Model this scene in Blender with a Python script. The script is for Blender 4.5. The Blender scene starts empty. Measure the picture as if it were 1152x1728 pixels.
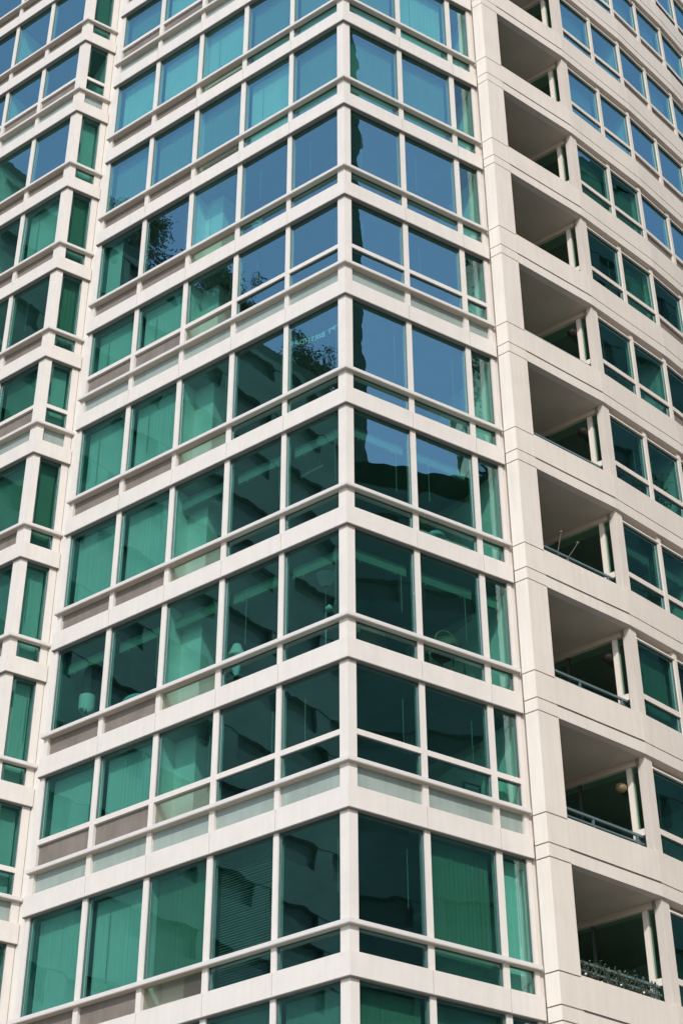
import bpy, bmesh, math, random
from mathutils import Vector, Euler
R = math.radians
S = bpy.context.scene
COL = S.collection
rnd = random.Random(7)

# ---------------------------------------------------------------- camera, sky, sun, exposure
CAM = Vector((16.0648, -22.0438, -34.932)); CROT = Euler((2.2072, 0.004, 0.6364), 'XYZ')
cam = bpy.data.cameras.new('camera'); camo = bpy.data.objects.new('camera', cam); COL.objects.link(camo)
camo.location = CAM; camo.rotation_euler = CROT
cam.sensor_fit = 'HORIZONTAL'; cam.sensor_width = 36; cam.lens = 36 * 2993.5 / 1152
cam.clip_start = .5; cam.clip_end = 3000
S.camera = camo
SUN_AZ, SUN_EL = R(-54), R(38)
W = bpy.data.worlds.new('World'); S.world = W; W.use_nodes = True
wn = W.node_tree; bg = wn.nodes['Background']
sky = wn.nodes.new('ShaderNodeTexSky'); sky.sky_type = 'NISHITA'; sky.sun_disc = False
sky.sun_elevation = SUN_EL; sky.sun_rotation = R(144); sky.altitude = 0; sky.air_density = 1.0; sky.dust_density = .7; sky.ozone_density = 1.0
wn.links.new(sky.outputs[0], bg.inputs[0]); bg.inputs[1].default_value = .15
sl = bpy.data.lights.new('sun', 'SUN'); sl.energy = 2.1; sl.angle = R(.5); sl.color = (1, .955, .89)
so = bpy.data.objects.new('sun', sl); COL.objects.link(so)
sd = Vector((math.cos(SUN_AZ) * math.cos(SUN_EL), math.sin(SUN_AZ) * math.cos(SUN_EL), math.sin(SUN_EL)))
so.rotation_euler = sd.to_track_quat('Z', 'Y').to_euler(); so.location = sd * 100
S.view_settings.view_transform = 'Standard'; S.view_settings.look = 'None'; S.view_settings.exposure = .68; S.view_settings.gamma = 1
S.cycles.max_bounces = 10; S.cycles.transparent_max_bounces = 24; S.cycles.glossy_bounces = 4

# ---------------------------------------------------------------- materials
def mat(name, col, rough=.6, metal=0, var=.06, scale=3.0, bump=0, bscale=30, spec=.5, streak=0):
    m = bpy.data.materials.new(name); m.use_nodes = True
    nt = m.node_tree; N = nt.nodes; L = nt.links; b = N['Principled BSDF']
    b.inputs['Roughness'].default_value = rough; b.inputs['Metallic'].default_value = metal
    b.inputs['Specular IOR Level'].default_value = spec
    tc = N.new('ShaderNodeTexCoord')
    nz = N.new('ShaderNodeTexNoise'); nz.inputs['Scale'].default_value = scale; nz.inputs['Detail'].default_value = 6
    L.new(tc.outputs['Object'], nz.inputs['Vector'])
    mr = N.new('ShaderNodeMapRange'); mr.inputs[1].default_value = .3; mr.inputs[2].default_value = .7
    mr.inputs[3].default_value = 1 - var; mr.inputs[4].default_value = 1 + var
    L.new(nz.outputs['Fac'], mr.inputs[0])
    last = mr.outputs[0]
    if streak:
        mp = N.new('ShaderNodeMapping'); mp.inputs['Scale'].default_value = (7, 7, .55)
        L.new(tc.outputs['Object'], mp.inputs['Vector'])
        n2 = N.new('ShaderNodeTexNoise'); n2.inputs['Scale'].default_value = 1.5; n2.inputs['Detail'].default_value = 4
        L.new(mp.outputs[0], n2.inputs['Vector'])
        m2 = N.new('ShaderNodeMapRange'); m2.inputs[1].default_value = .42; m2.inputs[2].default_value = .75
        m2.inputs[3].default_value = 1; m2.inputs[4].default_value = 1 - streak
        L.new(n2.outputs['Fac'], m2.inputs[0])
        mu = N.new('ShaderNodeMath'); mu.operation = 'MULTIPLY'; L.new(last, mu.inputs[0]); L.new(m2.outputs[0], mu.inputs[1]); last = mu.outputs[0]
    mx = N.new('ShaderNodeVectorMath'); mx.operation = 'SCALE'; mx.inputs[0].default_value = col[:3]
    L.new(last, mx.inputs['Scale']); L.new(mx.outputs[0], b.inputs['Base Color'])
    if bump:
        n3 = N.new('ShaderNodeTexNoise'); n3.inputs['Scale'].default_value = bscale; n3.inputs['Detail'].default_value = 8
        L.new(tc.outputs['Object'], n3.inputs['Vector'])
        bp = N.new('ShaderNodeBump'); bp.inputs['Strength'].default_value = bump; bp.inputs['Distance'].default_value = .01
        L.new(n3.outputs['Fac'], bp.inputs['Height']); L.new(bp.outputs[0], b.inputs['Normal'])
    return m

def glass(name, tint, fac, gcol, wav=.5, wscale=.9):
    m = bpy.data.materials.new(name); m.use_nodes = True
    nt = m.node_tree; N = nt.nodes; L = nt.links
    N.remove(N['Principled BSDF']); out = N['Material Output']
    tr = N.new('ShaderNodeBsdfTransparent'); tr.inputs[0].default_value = (*tint, 1)
    gl = N.new('ShaderNodeBsdfGlossy'); gl.inputs['Color'].default_value = (*gcol, 1); gl.inputs['Roughness'].default_value = .004
    ge = N.new('ShaderNodeNewGeometry'); dt = N.new('ShaderNodeVectorMath'); dt.operation = 'DOT_PRODUCT'
    L.new(ge.outputs['Normal'], dt.inputs[0]); L.new(ge.outputs['Incoming'], dt.inputs[1])
    ab = N.new('ShaderNodeMath'); ab.operation = 'ABSOLUTE'; L.new(dt.outputs['Value'], ab.inputs[0])
    su = N.new('ShaderNodeMath'); su.operation = 'SUBTRACT'; su.inputs[0].default_value = 1; L.new(ab.outputs[0], su.inputs[1])
    pw = N.new('ShaderNodeMath'); pw.operation = 'POWER'; pw.inputs[1].default_value = 4; L.new(su.outputs[0], pw.inputs[0])
    ad = N.new('ShaderNodeMath'); ad.operation = 'MULTIPLY_ADD'; ad.use_clamp = True; ad.inputs[1].default_value = .7; ad.inputs[2].default_value = fac
    L.new(pw.outputs[0], ad.inputs[0])
    mix = N.new('ShaderNodeMixShader'); L.new(ad.outputs[0], mix.inputs[0]); L.new(tr.outputs[0], mix.inputs[1]); L.new(gl.outputs[0], mix.inputs[2])
    L.new(mix.outputs[0], out.inputs['Surface'])
    if wav:
        tc = N.new('ShaderNodeTexCoord'); mp = N.new('ShaderNodeMapping'); mp.inputs['Scale'].default_value = (1, 1, 1.3)
        L.new(tc.outputs['Object'], mp.inputs['Vector'])
        nz = N.new('ShaderNodeTexNoise'); nz.inputs['Scale'].default_value = wscale; nz.inputs['Detail'].default_value = 1.5
        L.new(mp.outputs[0], nz.inputs['Vector'])
        bp = N.new('ShaderNodeBump'); bp.inputs['Strength'].default_value = 1; bp.inputs['Distance'].default_value = .012 * wav
        L.new(nz.outputs['Fac'], bp.inputs['Height']); L.new(bp.outputs[0], gl.inputs['Normal'])
    return m

def blind_mat(name, col, kind='v'):
    m = bpy.data.materials.new(name); m.use_nodes = True
    nt = m.node_tree; N = nt.nodes; L = nt.links; b = N['Principled BSDF']; b.inputs['Roughness'].default_value = .7
    tc = N.new('ShaderNodeTexCoord'); sx = N.new('ShaderNodeSeparateXYZ'); L.new(tc.outputs['Object'], sx.inputs[0])
    if kind == 'v':
        a = N.new('ShaderNodeMath'); a.operation = 'ADD'; L.new(sx.outputs['X'], a.inputs[0]); L.new(sx.outputs['Y'], a.inputs[1]); src = a.outputs[0]; fq = 11.0
    else:
        src = sx.outputs['Z']; fq = 20.0
    mu = N.new('ShaderNodeMath'); mu.operation = 'MULTIPLY'; mu.inputs[1].default_value = fq; L.new(src, mu.inputs[0])
    fr = N.new('ShaderNodeMath'); fr.operation = 'FRACT'; L.new(mu.outputs[0], fr.inputs[0])
    bp = N.new('ShaderNodeBump'); bp.inputs['Strength'].default_value = .10; bp.inputs['Distance'].default_value = .01
    L.new(fr.outputs[0], bp.inputs['Height']); L.new(bp.outputs[0], b.inputs['Normal'])
    nz = N.new('ShaderNodeTexNoise'); nz.inputs['Scale'].default_value = 1.1; L.new(tc.outputs['Object'], nz.inputs['Vector'])
    mr = N.new('ShaderNodeMapRange'); mr.inputs[3].default_value = .84; mr.inputs[4].default_value = 1.1; L.new(nz.outputs['Fac'], mr.inputs[0])
    gt = N.new('ShaderNodeMath'); gt.operation = 'LESS_THAN'; gt.inputs[1].default_value = .14; L.new(fr.outputs[0], gt.inputs[0])
    m2 = N.new('ShaderNodeMath'); m2.operation = 'MULTIPLY_ADD'; m2.inputs[1].default_value = -.04; L.new(gt.outputs[0], m2.inputs[0]); L.new(mr.outputs[0], m2.inputs[2])
    sc = N.new('ShaderNodeVectorMath'); sc.operation = 'SCALE'; sc.inputs[0].default_value = col; L.new(m2.outputs[0], sc.inputs['Scale'])
    L.new(sc.outputs[0], b.inputs['Base Color'])
    return m

M = dict(
 alu=mat('cream_painted_metal', (.675, .62, .562), .5, var=.03, streak=.055),
 joint=mat('dark_joint', (.12, .10, .09), .8),
 rail=mat('sill_metal', (.63, .59, .56), .5, var=.03, streak=.02),
 precast=mat('cream_precast_concrete', (.70, .62, .54), .75, var=.035, scale=1.3, bump=.15, bscale=60, streak=.07),
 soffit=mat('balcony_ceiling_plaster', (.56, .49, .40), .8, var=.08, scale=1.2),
 gasket=mat('dark_window_gasket', (.07, .085, .085), .5),
 brown=mat('taupe_spandrel', (.20, .172, .145), .55, var=.14, scale=2, spec=.2, streak=.12),
 brownl=mat('pale_taupe_spandrel', (.33, .33, .29), .38, var=.22, scale=.9),
 accent=mat('grey_green_spandrel', (.28, .33, .30), .5, var=.10, scale=1.5, spec=.2, streak=.10),
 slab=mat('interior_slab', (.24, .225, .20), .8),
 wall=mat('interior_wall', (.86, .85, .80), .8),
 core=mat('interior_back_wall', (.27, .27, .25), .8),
 steel=mat('blue_grey_railing_paint', (.10, .16, .175), .45),
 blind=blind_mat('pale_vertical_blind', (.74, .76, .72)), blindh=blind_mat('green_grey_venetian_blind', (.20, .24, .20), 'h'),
 blindd=blind_mat('grey_fabric_blind', (.30, .34, .31)), blindg=blind_mat('sage_curtain', (.22, .30, .22)),  # blindd: darker, even grey fabric tone
 white=mat('white_lampshade', (.82, .83, .80), .7), dark=mat('dark_object', (.05, .045, .045), .6),
 wood=mat('brown_wood', (.20, .11, .06), .6), plant=mat('dry_stalk', (.17, .15, .10), .8), leaf=mat('leaf', (.06, .085, .04), .7, var=.3),
 cushion=mat('brown_cushion', (.30, .18, .13), .9, var=.3, scale=40), wicker=mat('wicker', (.45, .38, .24), .8, var=.3, scale=50),
 gobj=mat('pale_green_fabric', (.5, .62, .5), .8), teal=mat('pale_blue_fabric', (.45, .68, .72), .8),
 ground=mat('street_paving', (.24, .23, .22), .9, var=.1, scale=.3), bulb=mat('warm_globe', (.24, .19, .10), .3),  # bulb: warm base colour paints in the look of the one lit globe
 nb_dark=mat('dark_cladding', (.075, .125, .115), .6, var=.15, scale=.4, spec=0), nb_mid=mat('green_grey_stone', (.07, .10, .085), .7, var=.2, scale=.3, spec=0),
 nb_pale=mat('pale_stone', (.34, .40, .35), .7, var=.1, spec=0), nb_glass=mat('dark_green_glazing', (.062, .10, .093), .5, spec=0),
)
M['bulbd'] = mat('dim_globe', (.04, .036, .03), .5, spec=.1)  # same globe in a darker colour, so it looks dim and unlit
M['leafv'] = mat('olive_leaf', (.05, .06, .04), .7, var=.3)
G = glass('green_window_glass', (.39, .75, .665), .37, (.62, .98, 1.0), .2)
GW = glass('rippled_green_window_glass', (.39, .75, .665), .20, (.68, 1.0, 1.0), .3, 2.2)
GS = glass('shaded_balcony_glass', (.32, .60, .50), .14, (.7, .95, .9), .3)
GT = glass('curved_wing_glass', (.35, .69, .61), .40, (.60, .98, 1.0), .2)

def tinted(name):
    m = bpy.data.materials.new(name); m.use_nodes = True; N = m.node_tree.nodes; L = m.node_tree.links
    b = N['Principled BSDF']; b.inputs['Base Color'].default_value = (.17, .15, .125, 1); b.inputs['Roughness'].default_value = .25
    tr = N.new('ShaderNodeBsdfTransparent'); tr.inputs[0].default_value = (.84, .87, .78, 1); mx = N.new('ShaderNodeMixShader'); mx.inputs[0].default_value = .42
    L.new(tr.outputs[0], mx.inputs[1]); L.new(b.outputs[0], mx.inputs[2]); L.new(mx.outputs[0], N['Material Output'].inputs[0]); return m
M['under'] = mat('dark_brown_trim', (.26, .23, .20), .8, spec=.1)  # darker brown tone for band undersides and window headers
M['brownl'] = tinted('grey_tinted_glass')
# ---------------------------------------------------------------- mesh helpers
def V2(x, y): return Vector((x, y))
def prism(bm, poly, z0, z1, mi=0):
    a = [bm.verts.new((p[0], p[1], z0)) for p in poly]; b = [bm.verts.new((p[0], p[1], z1)) for p in poly]
    n = len(poly); fs = [bm.faces.new(a), bm.faces.new(b)]
    for i in range(n): fs.append(bm.faces.new((a[i], a[(i + 1) % n], b[(i + 1) % n], b[i])))
    for f in fs: f.material_index = mi
def obj(name, bm, mats, parent=None, smooth=False, keep=False):
    if not keep: bmesh.ops.recalc_face_normals(bm, faces=bm.faces)
    me = bpy.data.meshes.new(name); bm.to_mesh(me); bm.free()
    for m in (mats if isinstance(mats, (list, tuple)) else [mats]): me.materials.append(m)
    if smooth:
        for p in me.polygons: p.use_smooth = True
    o = bpy.data.objects.new(name, me); COL.objects.link(o)
    if parent: o.parent = parent
    return o
def thing(name, label, cat, loc=(0, 0, 0), group=None):
    o = bpy.data.objects.new(name, None); COL.objects.link(o); o.location = loc; o['label'] = label; o['category'] = cat
    if group: o['group'] = group
    return o
def tag(o, label, cat, group=None):
    o['label'] = label; o['category'] = cat
    if group: o['group'] = group
    return o
class Frame:
    """plan frame along a facade: u along it, o outward, z up"""
    def __init__(s, p, ang):      # ang = azimuth of outward normal
        s.p = Vector(p); s.n = V2(math.cos(ang), math.sin(ang)); s.t = V2(-s.n.y, s.n.x)
    def pt(s, u, o): return s.p + s.t * u + s.n * o
    def box(s, bm, u0, u1, o0, o1, z0, z1, mi=0):
        prism(bm, [s.pt(u0, o0), s.pt(u1, o0), s.pt(u1, o1), s.pt(u0, o1)], z0, z1, mi)
    def sheet(s, bm, u0, u1, o, z0, z1, jit=(0, 0), mi=0):
        j = jit
        P = [(u0, z0, -j[0] - j[1]), (u1, z0, j[0] - j[1]), (u1, z1, j[0] + j[1]), (u0, z1, -j[0] + j[1])]
        v = []
        for u, z, d in P:
            q = s.pt(u, o + d); v.append(bm.verts.new((q.x, q.y, z)))
        f = bm.faces.new(v); f.material_index = mi
def offset(pts, d):
    """offset an open polyline to its right by d (outward), mitred"""
    out = []
    n = len(pts)
    for i in range(n):
        if i == 0: t = (pts[1] - pts[0]).normalized(); out.append(pts[0] + V2(t.y, -t.x) * d); continue
        if i == n - 1: t = (pts[-1] - pts[-2]).normalized(); out.append(pts[-1] + V2(t.y, -t.x) * d); continue
        a = (pts[i] - pts[i - 1]).normalized(); b = (pts[i + 1] - pts[i]).normalized()
        na = V2(a.y, -a.x); nb = V2(b.y, -b.x); m = (na + nb).normalized()
        out.append(pts[i] + m * (d / m.dot(na)))
    return out
def strip(bm, pts, d0, d1, z0, z1, mi=0):
    prism(bm, offset(pts, d0) + offset(pts, d1)[::-1], z0, z1, mi)
def cut(pts, gaps, w=.012):
    """split polyline pts into pieces at (segment, distance) joints, returns list of pieces"""
    pieces = []; cur = [pts[0]]
    for i in range(len(pts) - 1):
        a, b = pts[i], pts[i + 1]; L = (b - a).length; t = (b - a) / L
        for (k, d) in sorted(g for g in gaps if g[0] == i):
            if d < L - 1e-4 or True:
                if d >= L - .02: continue
                pieces.append(cur + [a + t * (d - w / 2)]); cur = [a + t * (d + w / 2)]
        if (i, 'end') in JE:
            pieces.append(cur + [b - t * (w / 2)]); t2 = (pts[i + 2] - b).normalized(); cur = [b + t2 * (w / 2)]
        else: cur.append(b)
    pieces.append(cur)
    return pieces
JE = set()

# ---------------------------------------------------------------- plan of the building (z = 0 is the underside of a reference floor band)
TH = .3754
tB = V2(math.sin(TH), math.cos(TH))
FA = Frame((0, 0), -math.pi / 2)              # t = (1,0): u negative to the left
FB = Frame((0, 0), -TH)                        # t = tB
VC = V2(-9.068, -.0275)
FV = Frame(VC, -math.pi / 2); FVS = Frame(VC, -TH)
NL = V2(1.980, 4.045); NR = V2(2.630, 6.310)
tang = [11.2, 7.3, 3.6, -.2, -4.]; tlen = [2.72, 2.61, 2.65, 2.65, 2.65]
TP = [NR]
for a, l in zip(tang, tlen): TP.append(TP[-1] + V2(math.sin(R(a)), math.cos(R(a))) * l)
FT = [Frame(TP[i], -R(tang[i])) for i in range(5)]
tw = (NR - NL).normalized(); FP = Frame(NR, math.atan2(-tw.x, tw.y))     # tower front facet: u=0 at NR, negative towards the pier
PP = V2(1.829, 3.545); PL = V2(1.545, 3.552)
K0, K1 = -6, 11                                # band indices (z = -3k)
Z = lambda k: -3.0 * k
special = lambda k: (k % 4) == 3               # bands with a grey-green panel above them
ZTOP, ZBOT = Z(K0) + .42, Z(K1)
GZ = -36.6
VEND = -7.2                                    # V wing length to the left

B = thing('apartment_building', 'cream apartment high-rise with green glass corner bays and a curved balcony wing', 'building', (0, 0, 0))
def part(name, bm, m, parent=B, **k): return obj(name, bm, m, parent, **k)

# floor bands with joints
chainC = [V2(-7.746, 0), V2(0, 0), tB * 3.95]
chainV = [VC + V2(VEND, 0), VC, VC + tB * .952]
mA = [-1.60, -3.11, -4.62, -6.13]
for k in range(K0, K1 + 1):
    z = Z(k)
    bm = bmesh.new()
    JE = {(0, 'end')}
    gaps = [(0, 7.746 + u) for u in mA] + [(1, 1.63), (1, 3.22)]
    for pc in cut(chainC, gaps):
        strip(bm, pc, 0, -.255, z, z + .42)
    strip(bm, chainC, -.02, -.25, z + .003, z + .414, 1)
    part('floor_band', bm, [M['alu'], M['joint']])
    bm = bmesh.new()
    gaps = [(0, -VEND - d) for d in (1.62, 3.13, 4.64, 6.15)]
    for pc in cut(chainV, gaps):
        strip(bm, pc, 0, -.255, z, z + .42)
    strip(bm, chainV, -.02, -.25, z + .003, z + .414, 1)
    part('floor_band', bm, [M['alu'], M['joint']])
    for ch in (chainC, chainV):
        bm = bmesh.new(); strip(bm, ch, -.010, -.24, z - .014, z + .002); part('soffit_strip', bm, M['under'])  # added thin strip, makes the band underside darker than its face
    # sill rails
    s0 = .90
    bm = bmesh.new(); strip(bm, [chainC[0] + V2(-.02, 0), chainC[1], chainC[2]], .018, -.20, z + s0, z + s0 + .075); part('sill_rail', bm, M['rail'])
    bm = bmesh.new(); strip(bm, [chainV[0], chainV[1], chainV[2] + tB * .0], .018, -.20, z + s0, z + s0 + .075); part('sill_rail', bm, M['rail'])
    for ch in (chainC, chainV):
        bm = bmesh.new(); strip(bm, ch, .012, -.19, z + s0 - .012, z + s0 + .002); part('rail_underside_strip', bm, M['soffit'])  # added thin strip, makes the rail underside darker than its face
JE = set()

# posts and mullions: full height between bands
PO, PI = -.07, -.245          # front and back offsets
GO = -.125                     # glass plane
def vpost(name, fr, u0, u1, o0=PO, o1=PI, m='alu', z0=ZBOT, z1=ZTOP - .01):
    bm = bmesh.new(); fr.box(bm, u0, u1, o1, o0, z0, z1); return part(name, bm, M[m])
bm = bmesh.new(); strip(bm, [V2(-.24, 0), V2(0, 0), tB * .225], PO, -.30, ZBOT, ZTOP - .01); part('corner_post', bm, M['alu'])
bm = bmesh.new(); strip(bm, [VC + V2(-.28, 0), VC, VC + tB * .216], PO, -.28, ZBOT, ZTOP - .01); part('corner_post', bm, M['alu'])
MA = [(-1.69, -1.58), (-3.20, -3.075), (-4.71, -4.59), (-6.23, -6.11)]
MB_ = [(1.605, 1.725), (3.155, 3.28)]
MV = [(-1.755, -1.63), (-3.22, -3.11), (-4.73, -4.61), (-6.24, -6.12)]
for a, b in MA: vpost('mullion', FA, a, b)
for a, b in MB_: vpost('mullion', FB, a, b)
for a, b in MV: vpost('mullion', FV, a, b)
vpost('end_post', FA, -7.735, -7.615)
vpost('end_post', FB, 3.83, 3.93); vpost('end_post', FB, 3.945, 4.10, -.085)
vpost('end_post', FVS, .765, .935)
# recess wall between the two bays and the hidden return of the corner bay
bm = bmesh.new()
prism(bm, [V2(-8.80, .885), V2(-7.55, .885), V2(-7.55, 1.05), V2(-8.80, 1.05)], ZBOT, ZTOP)
part('recess_wall', bm, M['alu'])
bm = bmesh.new(); prism(bm, [V2(-7.735, .25), V2(-7.55, .25), V2(-7.55, .885), V2(-7.735, .885)], ZBOT, ZTOP); part('return_glazing', bm, M['nb_glass'])

# ---------------------------------------------------------------- windows
def proj(P):
    q = CROT.to_matrix().transposed() @ (Vector(P) - CAM)
    if q.z > -1: return None
    f = 2993.5
    return (576 + f * q.x / -q.z, 864 - f * q.y / -q.z)
def vis_area(fr, u0, u1, z0, z1):
    P = []
    for u, z in ((u0, z0), (u1, z0), (u1, z1), (u0, z1)):
        q = fr.pt(u, GO); w = proj((q.x, q.y, z))
        if w is None: return 0
        P.append((min(max(w[0], 0), 1152), min(max(w[1], 0), 1728)))
    return abs(sum(P[i][0] * P[(i + 1) % 4][1] - P[(i + 1) % 4][0] * P[i][1] for i in range(4))) / 2
WIN = []      # fr,u0,u1,z0,z1,zt (transom pair or None), low (bool glass below), blind, glass
def cell(fr, u0, u1, k, low, blind=None, gmat=None, zlo=None, top=None, wand=None, special_=None):
    WIN.append(dict(fr=fr, u0=u0, u1=u1, k=k, low=low, blind=blind, g=gmat or G, wand=wand))
def panel(name, fr, u0, u1, z0, z1, m, o=-.135):
    bm = bmesh.new()
    if m == 'brownl':
        fr.sheet(bm, u0 + .012, u1 - .012, o, z0, z1); return part(name, bm, M[m], keep=True)
    fr.box(bm, u0 + .012, u1 - .012, o - .05, o, z0, z1)
    return part(name, bm, M[m])

A_SP = [(-1.58, -.24), (-3.075, -1.69), (-4.59, -3.20), (-6.11, -4.71), (-7.615, -6.23)]
B_SP = [(.225, 1.605), (1.725, 3.155), (3.28, 3.83)]
V_SP = [(-1.63, -.28), (-3.11, -1.755), (-4.61, -3.22), (-6.12, -4.73)]
VS_SP = [(.216, .765)]
# blinds: full 'f', venetian 'h', valance/rolled 'v', curtain 'c', fabric 'd', none ''
TA = {-3: 'ddddd', -2: 'ddffd', -1: 'ddfff', 0: 'dfddd', 1: '   dd', 2: '   c ', 3: '   ff', 4: 'vvvff', 5: 'vvvvv', 6: '   ff', 7: ' hgff', 8: 'ddfff', 9: 'ddfff'}
TA[2] = '   ff'; TA[1] = '   rc'; TA[3] = '   ff'
TBt = {-3: 'dd ', -2: 'fd ', -1: 'df ', 0: 'dd ', 1: '   ', 2: '   ', 3: '   ', 4: 'vv ', 5: 'vvv', 6: '   ', 7: ' gf', 8: 'gg ', 9: 'ff '}
TV = {0: 'f   ', 1: '    ', 2: 'gf  ', 3: 'gff ', 4: 'g   ', 5: 'c', 6: '    '}
TVS = {-3: 'g', -2: 'v', -1: 'f', 0: 'g', 1: 'g', 2: 'f', 3: 'g', 4: 'f', 5: 'f', 6: 'f', 7: 'f', 8: 'f'}
TT = {-3: 'cdccc', -2: 'd  dd', -1: 'd    ', 0: 'gg   ', 1: ' g v ', 2: '   g ', 3: '  g  ', 4: 'vv', 5: 'g', 6: '', 7: '', 8: 'c'}

def build_window(fr, u0, u1, zs, blind, gm, parent, single=None, wand=True, name='window'):
    """zs = list of (z0,z1) panes from the top down; returns the gasket frame object with panes as children"""
    fb = bmesh.new()
    g = .022
    for z0, z1 in zs:
        fr.box(fb, u0, u0 + g, GO - .03, GO + .018, z0, z1); fr.box(fb, u1 - g, u1, GO - .03, GO + .018, z0, z1)
        fr.box(fb, u0 + g, u1 - g, GO - .03, GO + .018, z0, z0 + g * .7); fr.box(fb, u0 + g, u1 - g, GO - .03, GO + .018, z1 - g, z1)
    if parent is not None: w = part(name, fb, M['gasket'])
    else: fb.free(); w = None
    for i, (z0, z1) in enumerate(zs):
        bm = bmesh.new(); s = .0008 if (fr is FB and u0 < 1) else .004
        fr.sheet(bm, u0 + g, u1 - g, GO, z0 + g * .7, z1 - g, (rnd.uniform(-s, s), rnd.uniform(-s, s)))
        obj('pane' if i == 0 else 'lower_pane', bm, gm, w, keep=True)
    zt1 = zs[0][1]; zt0 = zs[0][0]; zb = zs[-1][0] if len(zs) > 1 and zs[-1][1] > zs[0][0] - .3 else zs[0][0]
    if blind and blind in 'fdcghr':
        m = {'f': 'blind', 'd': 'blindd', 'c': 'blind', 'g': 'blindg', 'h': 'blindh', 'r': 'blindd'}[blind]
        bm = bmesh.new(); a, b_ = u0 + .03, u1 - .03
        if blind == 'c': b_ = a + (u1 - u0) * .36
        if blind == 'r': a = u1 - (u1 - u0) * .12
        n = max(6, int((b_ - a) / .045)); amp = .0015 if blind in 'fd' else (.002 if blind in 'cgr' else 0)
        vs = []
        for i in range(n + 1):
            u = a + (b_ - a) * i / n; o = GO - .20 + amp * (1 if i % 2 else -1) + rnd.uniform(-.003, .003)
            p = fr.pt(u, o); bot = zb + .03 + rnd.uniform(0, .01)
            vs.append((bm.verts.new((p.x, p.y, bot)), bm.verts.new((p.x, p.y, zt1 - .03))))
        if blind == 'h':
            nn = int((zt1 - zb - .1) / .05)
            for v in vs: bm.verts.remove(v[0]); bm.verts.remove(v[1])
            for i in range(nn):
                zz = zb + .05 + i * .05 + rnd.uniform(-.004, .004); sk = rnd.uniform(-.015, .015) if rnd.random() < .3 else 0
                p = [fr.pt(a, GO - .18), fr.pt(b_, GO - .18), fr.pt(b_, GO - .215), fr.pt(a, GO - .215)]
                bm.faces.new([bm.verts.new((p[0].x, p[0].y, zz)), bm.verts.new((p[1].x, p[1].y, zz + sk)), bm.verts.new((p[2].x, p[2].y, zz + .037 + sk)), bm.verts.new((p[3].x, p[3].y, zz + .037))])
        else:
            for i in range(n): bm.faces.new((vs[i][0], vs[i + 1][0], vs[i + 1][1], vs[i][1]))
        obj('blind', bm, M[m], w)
    if blind == 'v':
        bm = bmesh.new(); fr.box(bm, u0 + .02, u1 - .02, GO - .30, GO - .23, zt1 - .50, zt1 - .26)
        for f in (.2, .78):
            uu = u0 + (u1 - u0) * f; fr.box(bm, uu, uu + .02, GO - .23, GO - .215, zt1 - .56, zt1 - .42)
        obj('blind', bm, M['blindg'] if zt1 < -14.5 else M['blindd'], w)
    if wand and blind != 'h':
        bm = bmesh.new(); uu = u0 + (u1 - u0) * rnd.choice((.82, .85, .30)); ln = rnd.uniform(1.0, 1.3)
        fr.box(bm, uu, uu + .011, GO - .16, GO - .15, zt1 - .35 - ln, zt1 - .35)
        obj('blind_wand', bm, M['blindd'], w)
    return w

cells = []
for r in range(K0, K1):
    zt = Z(r); zb = Z(r + 1); sp = special(r + 1)
    lo = zb + .975 if sp else zb + .42
    def rows(low):
        if sp: tall = (zb + 1.61, zt); lw = (zb + .975, zb + 1.50)
        else: tall = (zb + .975, zt); lw = (zb + .42, zb + .90)
        return [tall] + ([lw] if low else []), lw
    def tg(tab, i):
        s = tab.get(r, ''); return s[i].strip() if i < len(s) else ''
    for fr, spans, tab, lowset, tn in ((FA, A_SP, TA, (0, 1), 'A'), (FB, B_SP, TBt, (0, 1, 2), 'B'), (FV, V_SP, TV, (), 'V'), (FVS, VS_SP, TVS, (0,), 'S')):
        for i, (u0, u1) in enumerate(spans):
            low = i in lowset; zs, lw = rows(low)
            gm = GW if (tn == 'B' and i == 2) else G
            cells.append((vis_area(fr, u0, u1, zs[-1][0], zs[0][1]), fr, u0, u1, zs, tg(tab, i), gm, (0, 0)))
            if not low:
                panel('spandrel_panel', fr, u0, u1, lw[0], lw[1], 'brownl' if (tn == 'A' and i == 2) else 'brown')
            if sp: panel('accent_panel', fr, u0, u1, zb + .42, zb + .90, 'accent')
            if sp:
                bm = bmesh.new(); fr.box(bm, u0, u1, -.20, PO - .006, zb + 1.50, zb + 1.61); part('transom', bm, M['alu'])
    # curved wing
    for si, f in enumerate(FT):
        L = tlen[si]
        if si == 0: spans = [(.23, 1.42), (1.53, 2.66)]
        else: spans = [(.05, L / 2 - .055), (L / 2 + .055, L - .06)]
        for j, (u0, u1) in enumerate(spans):
            low = si in (0, 2, 4); tall = (zb + 1.40, zt - .32)
            zs = [tall] + ([(zb + .83, zb + 1.28)] if low else [])
            cells.append((vis_area(f, u0, u1, zs[-1][0], zs[0][1]), f, u0, u1, zs, tg(TT, si * 2 + j), GT, (0, 0)))
            if not low: panel('spandrel_panel', f, u0, u1, zb + .83, zb + 1.28, 'brown')
            bm = bmesh.new(); f.box(bm, u0 - .01, u1 + .01, -.19, PO - .012, zb + 1.28, zb + 1.40); part('transom', bm, M['precast'])
            bm = bmesh.new(); f.box(bm, u0 - .01, u1 + .01, -.19, PO + .01, zt - .32, zt - .28); part('window_head', bm, M['precast'])
order = sorted(range(len(cells)), key=lambda i: -cells[i][0])
top = set(order[:100])
rest_f = bmesh.new()
mats_rest = [M['gasket'], G, GT, M['blind'], M['blindd']]
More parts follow.
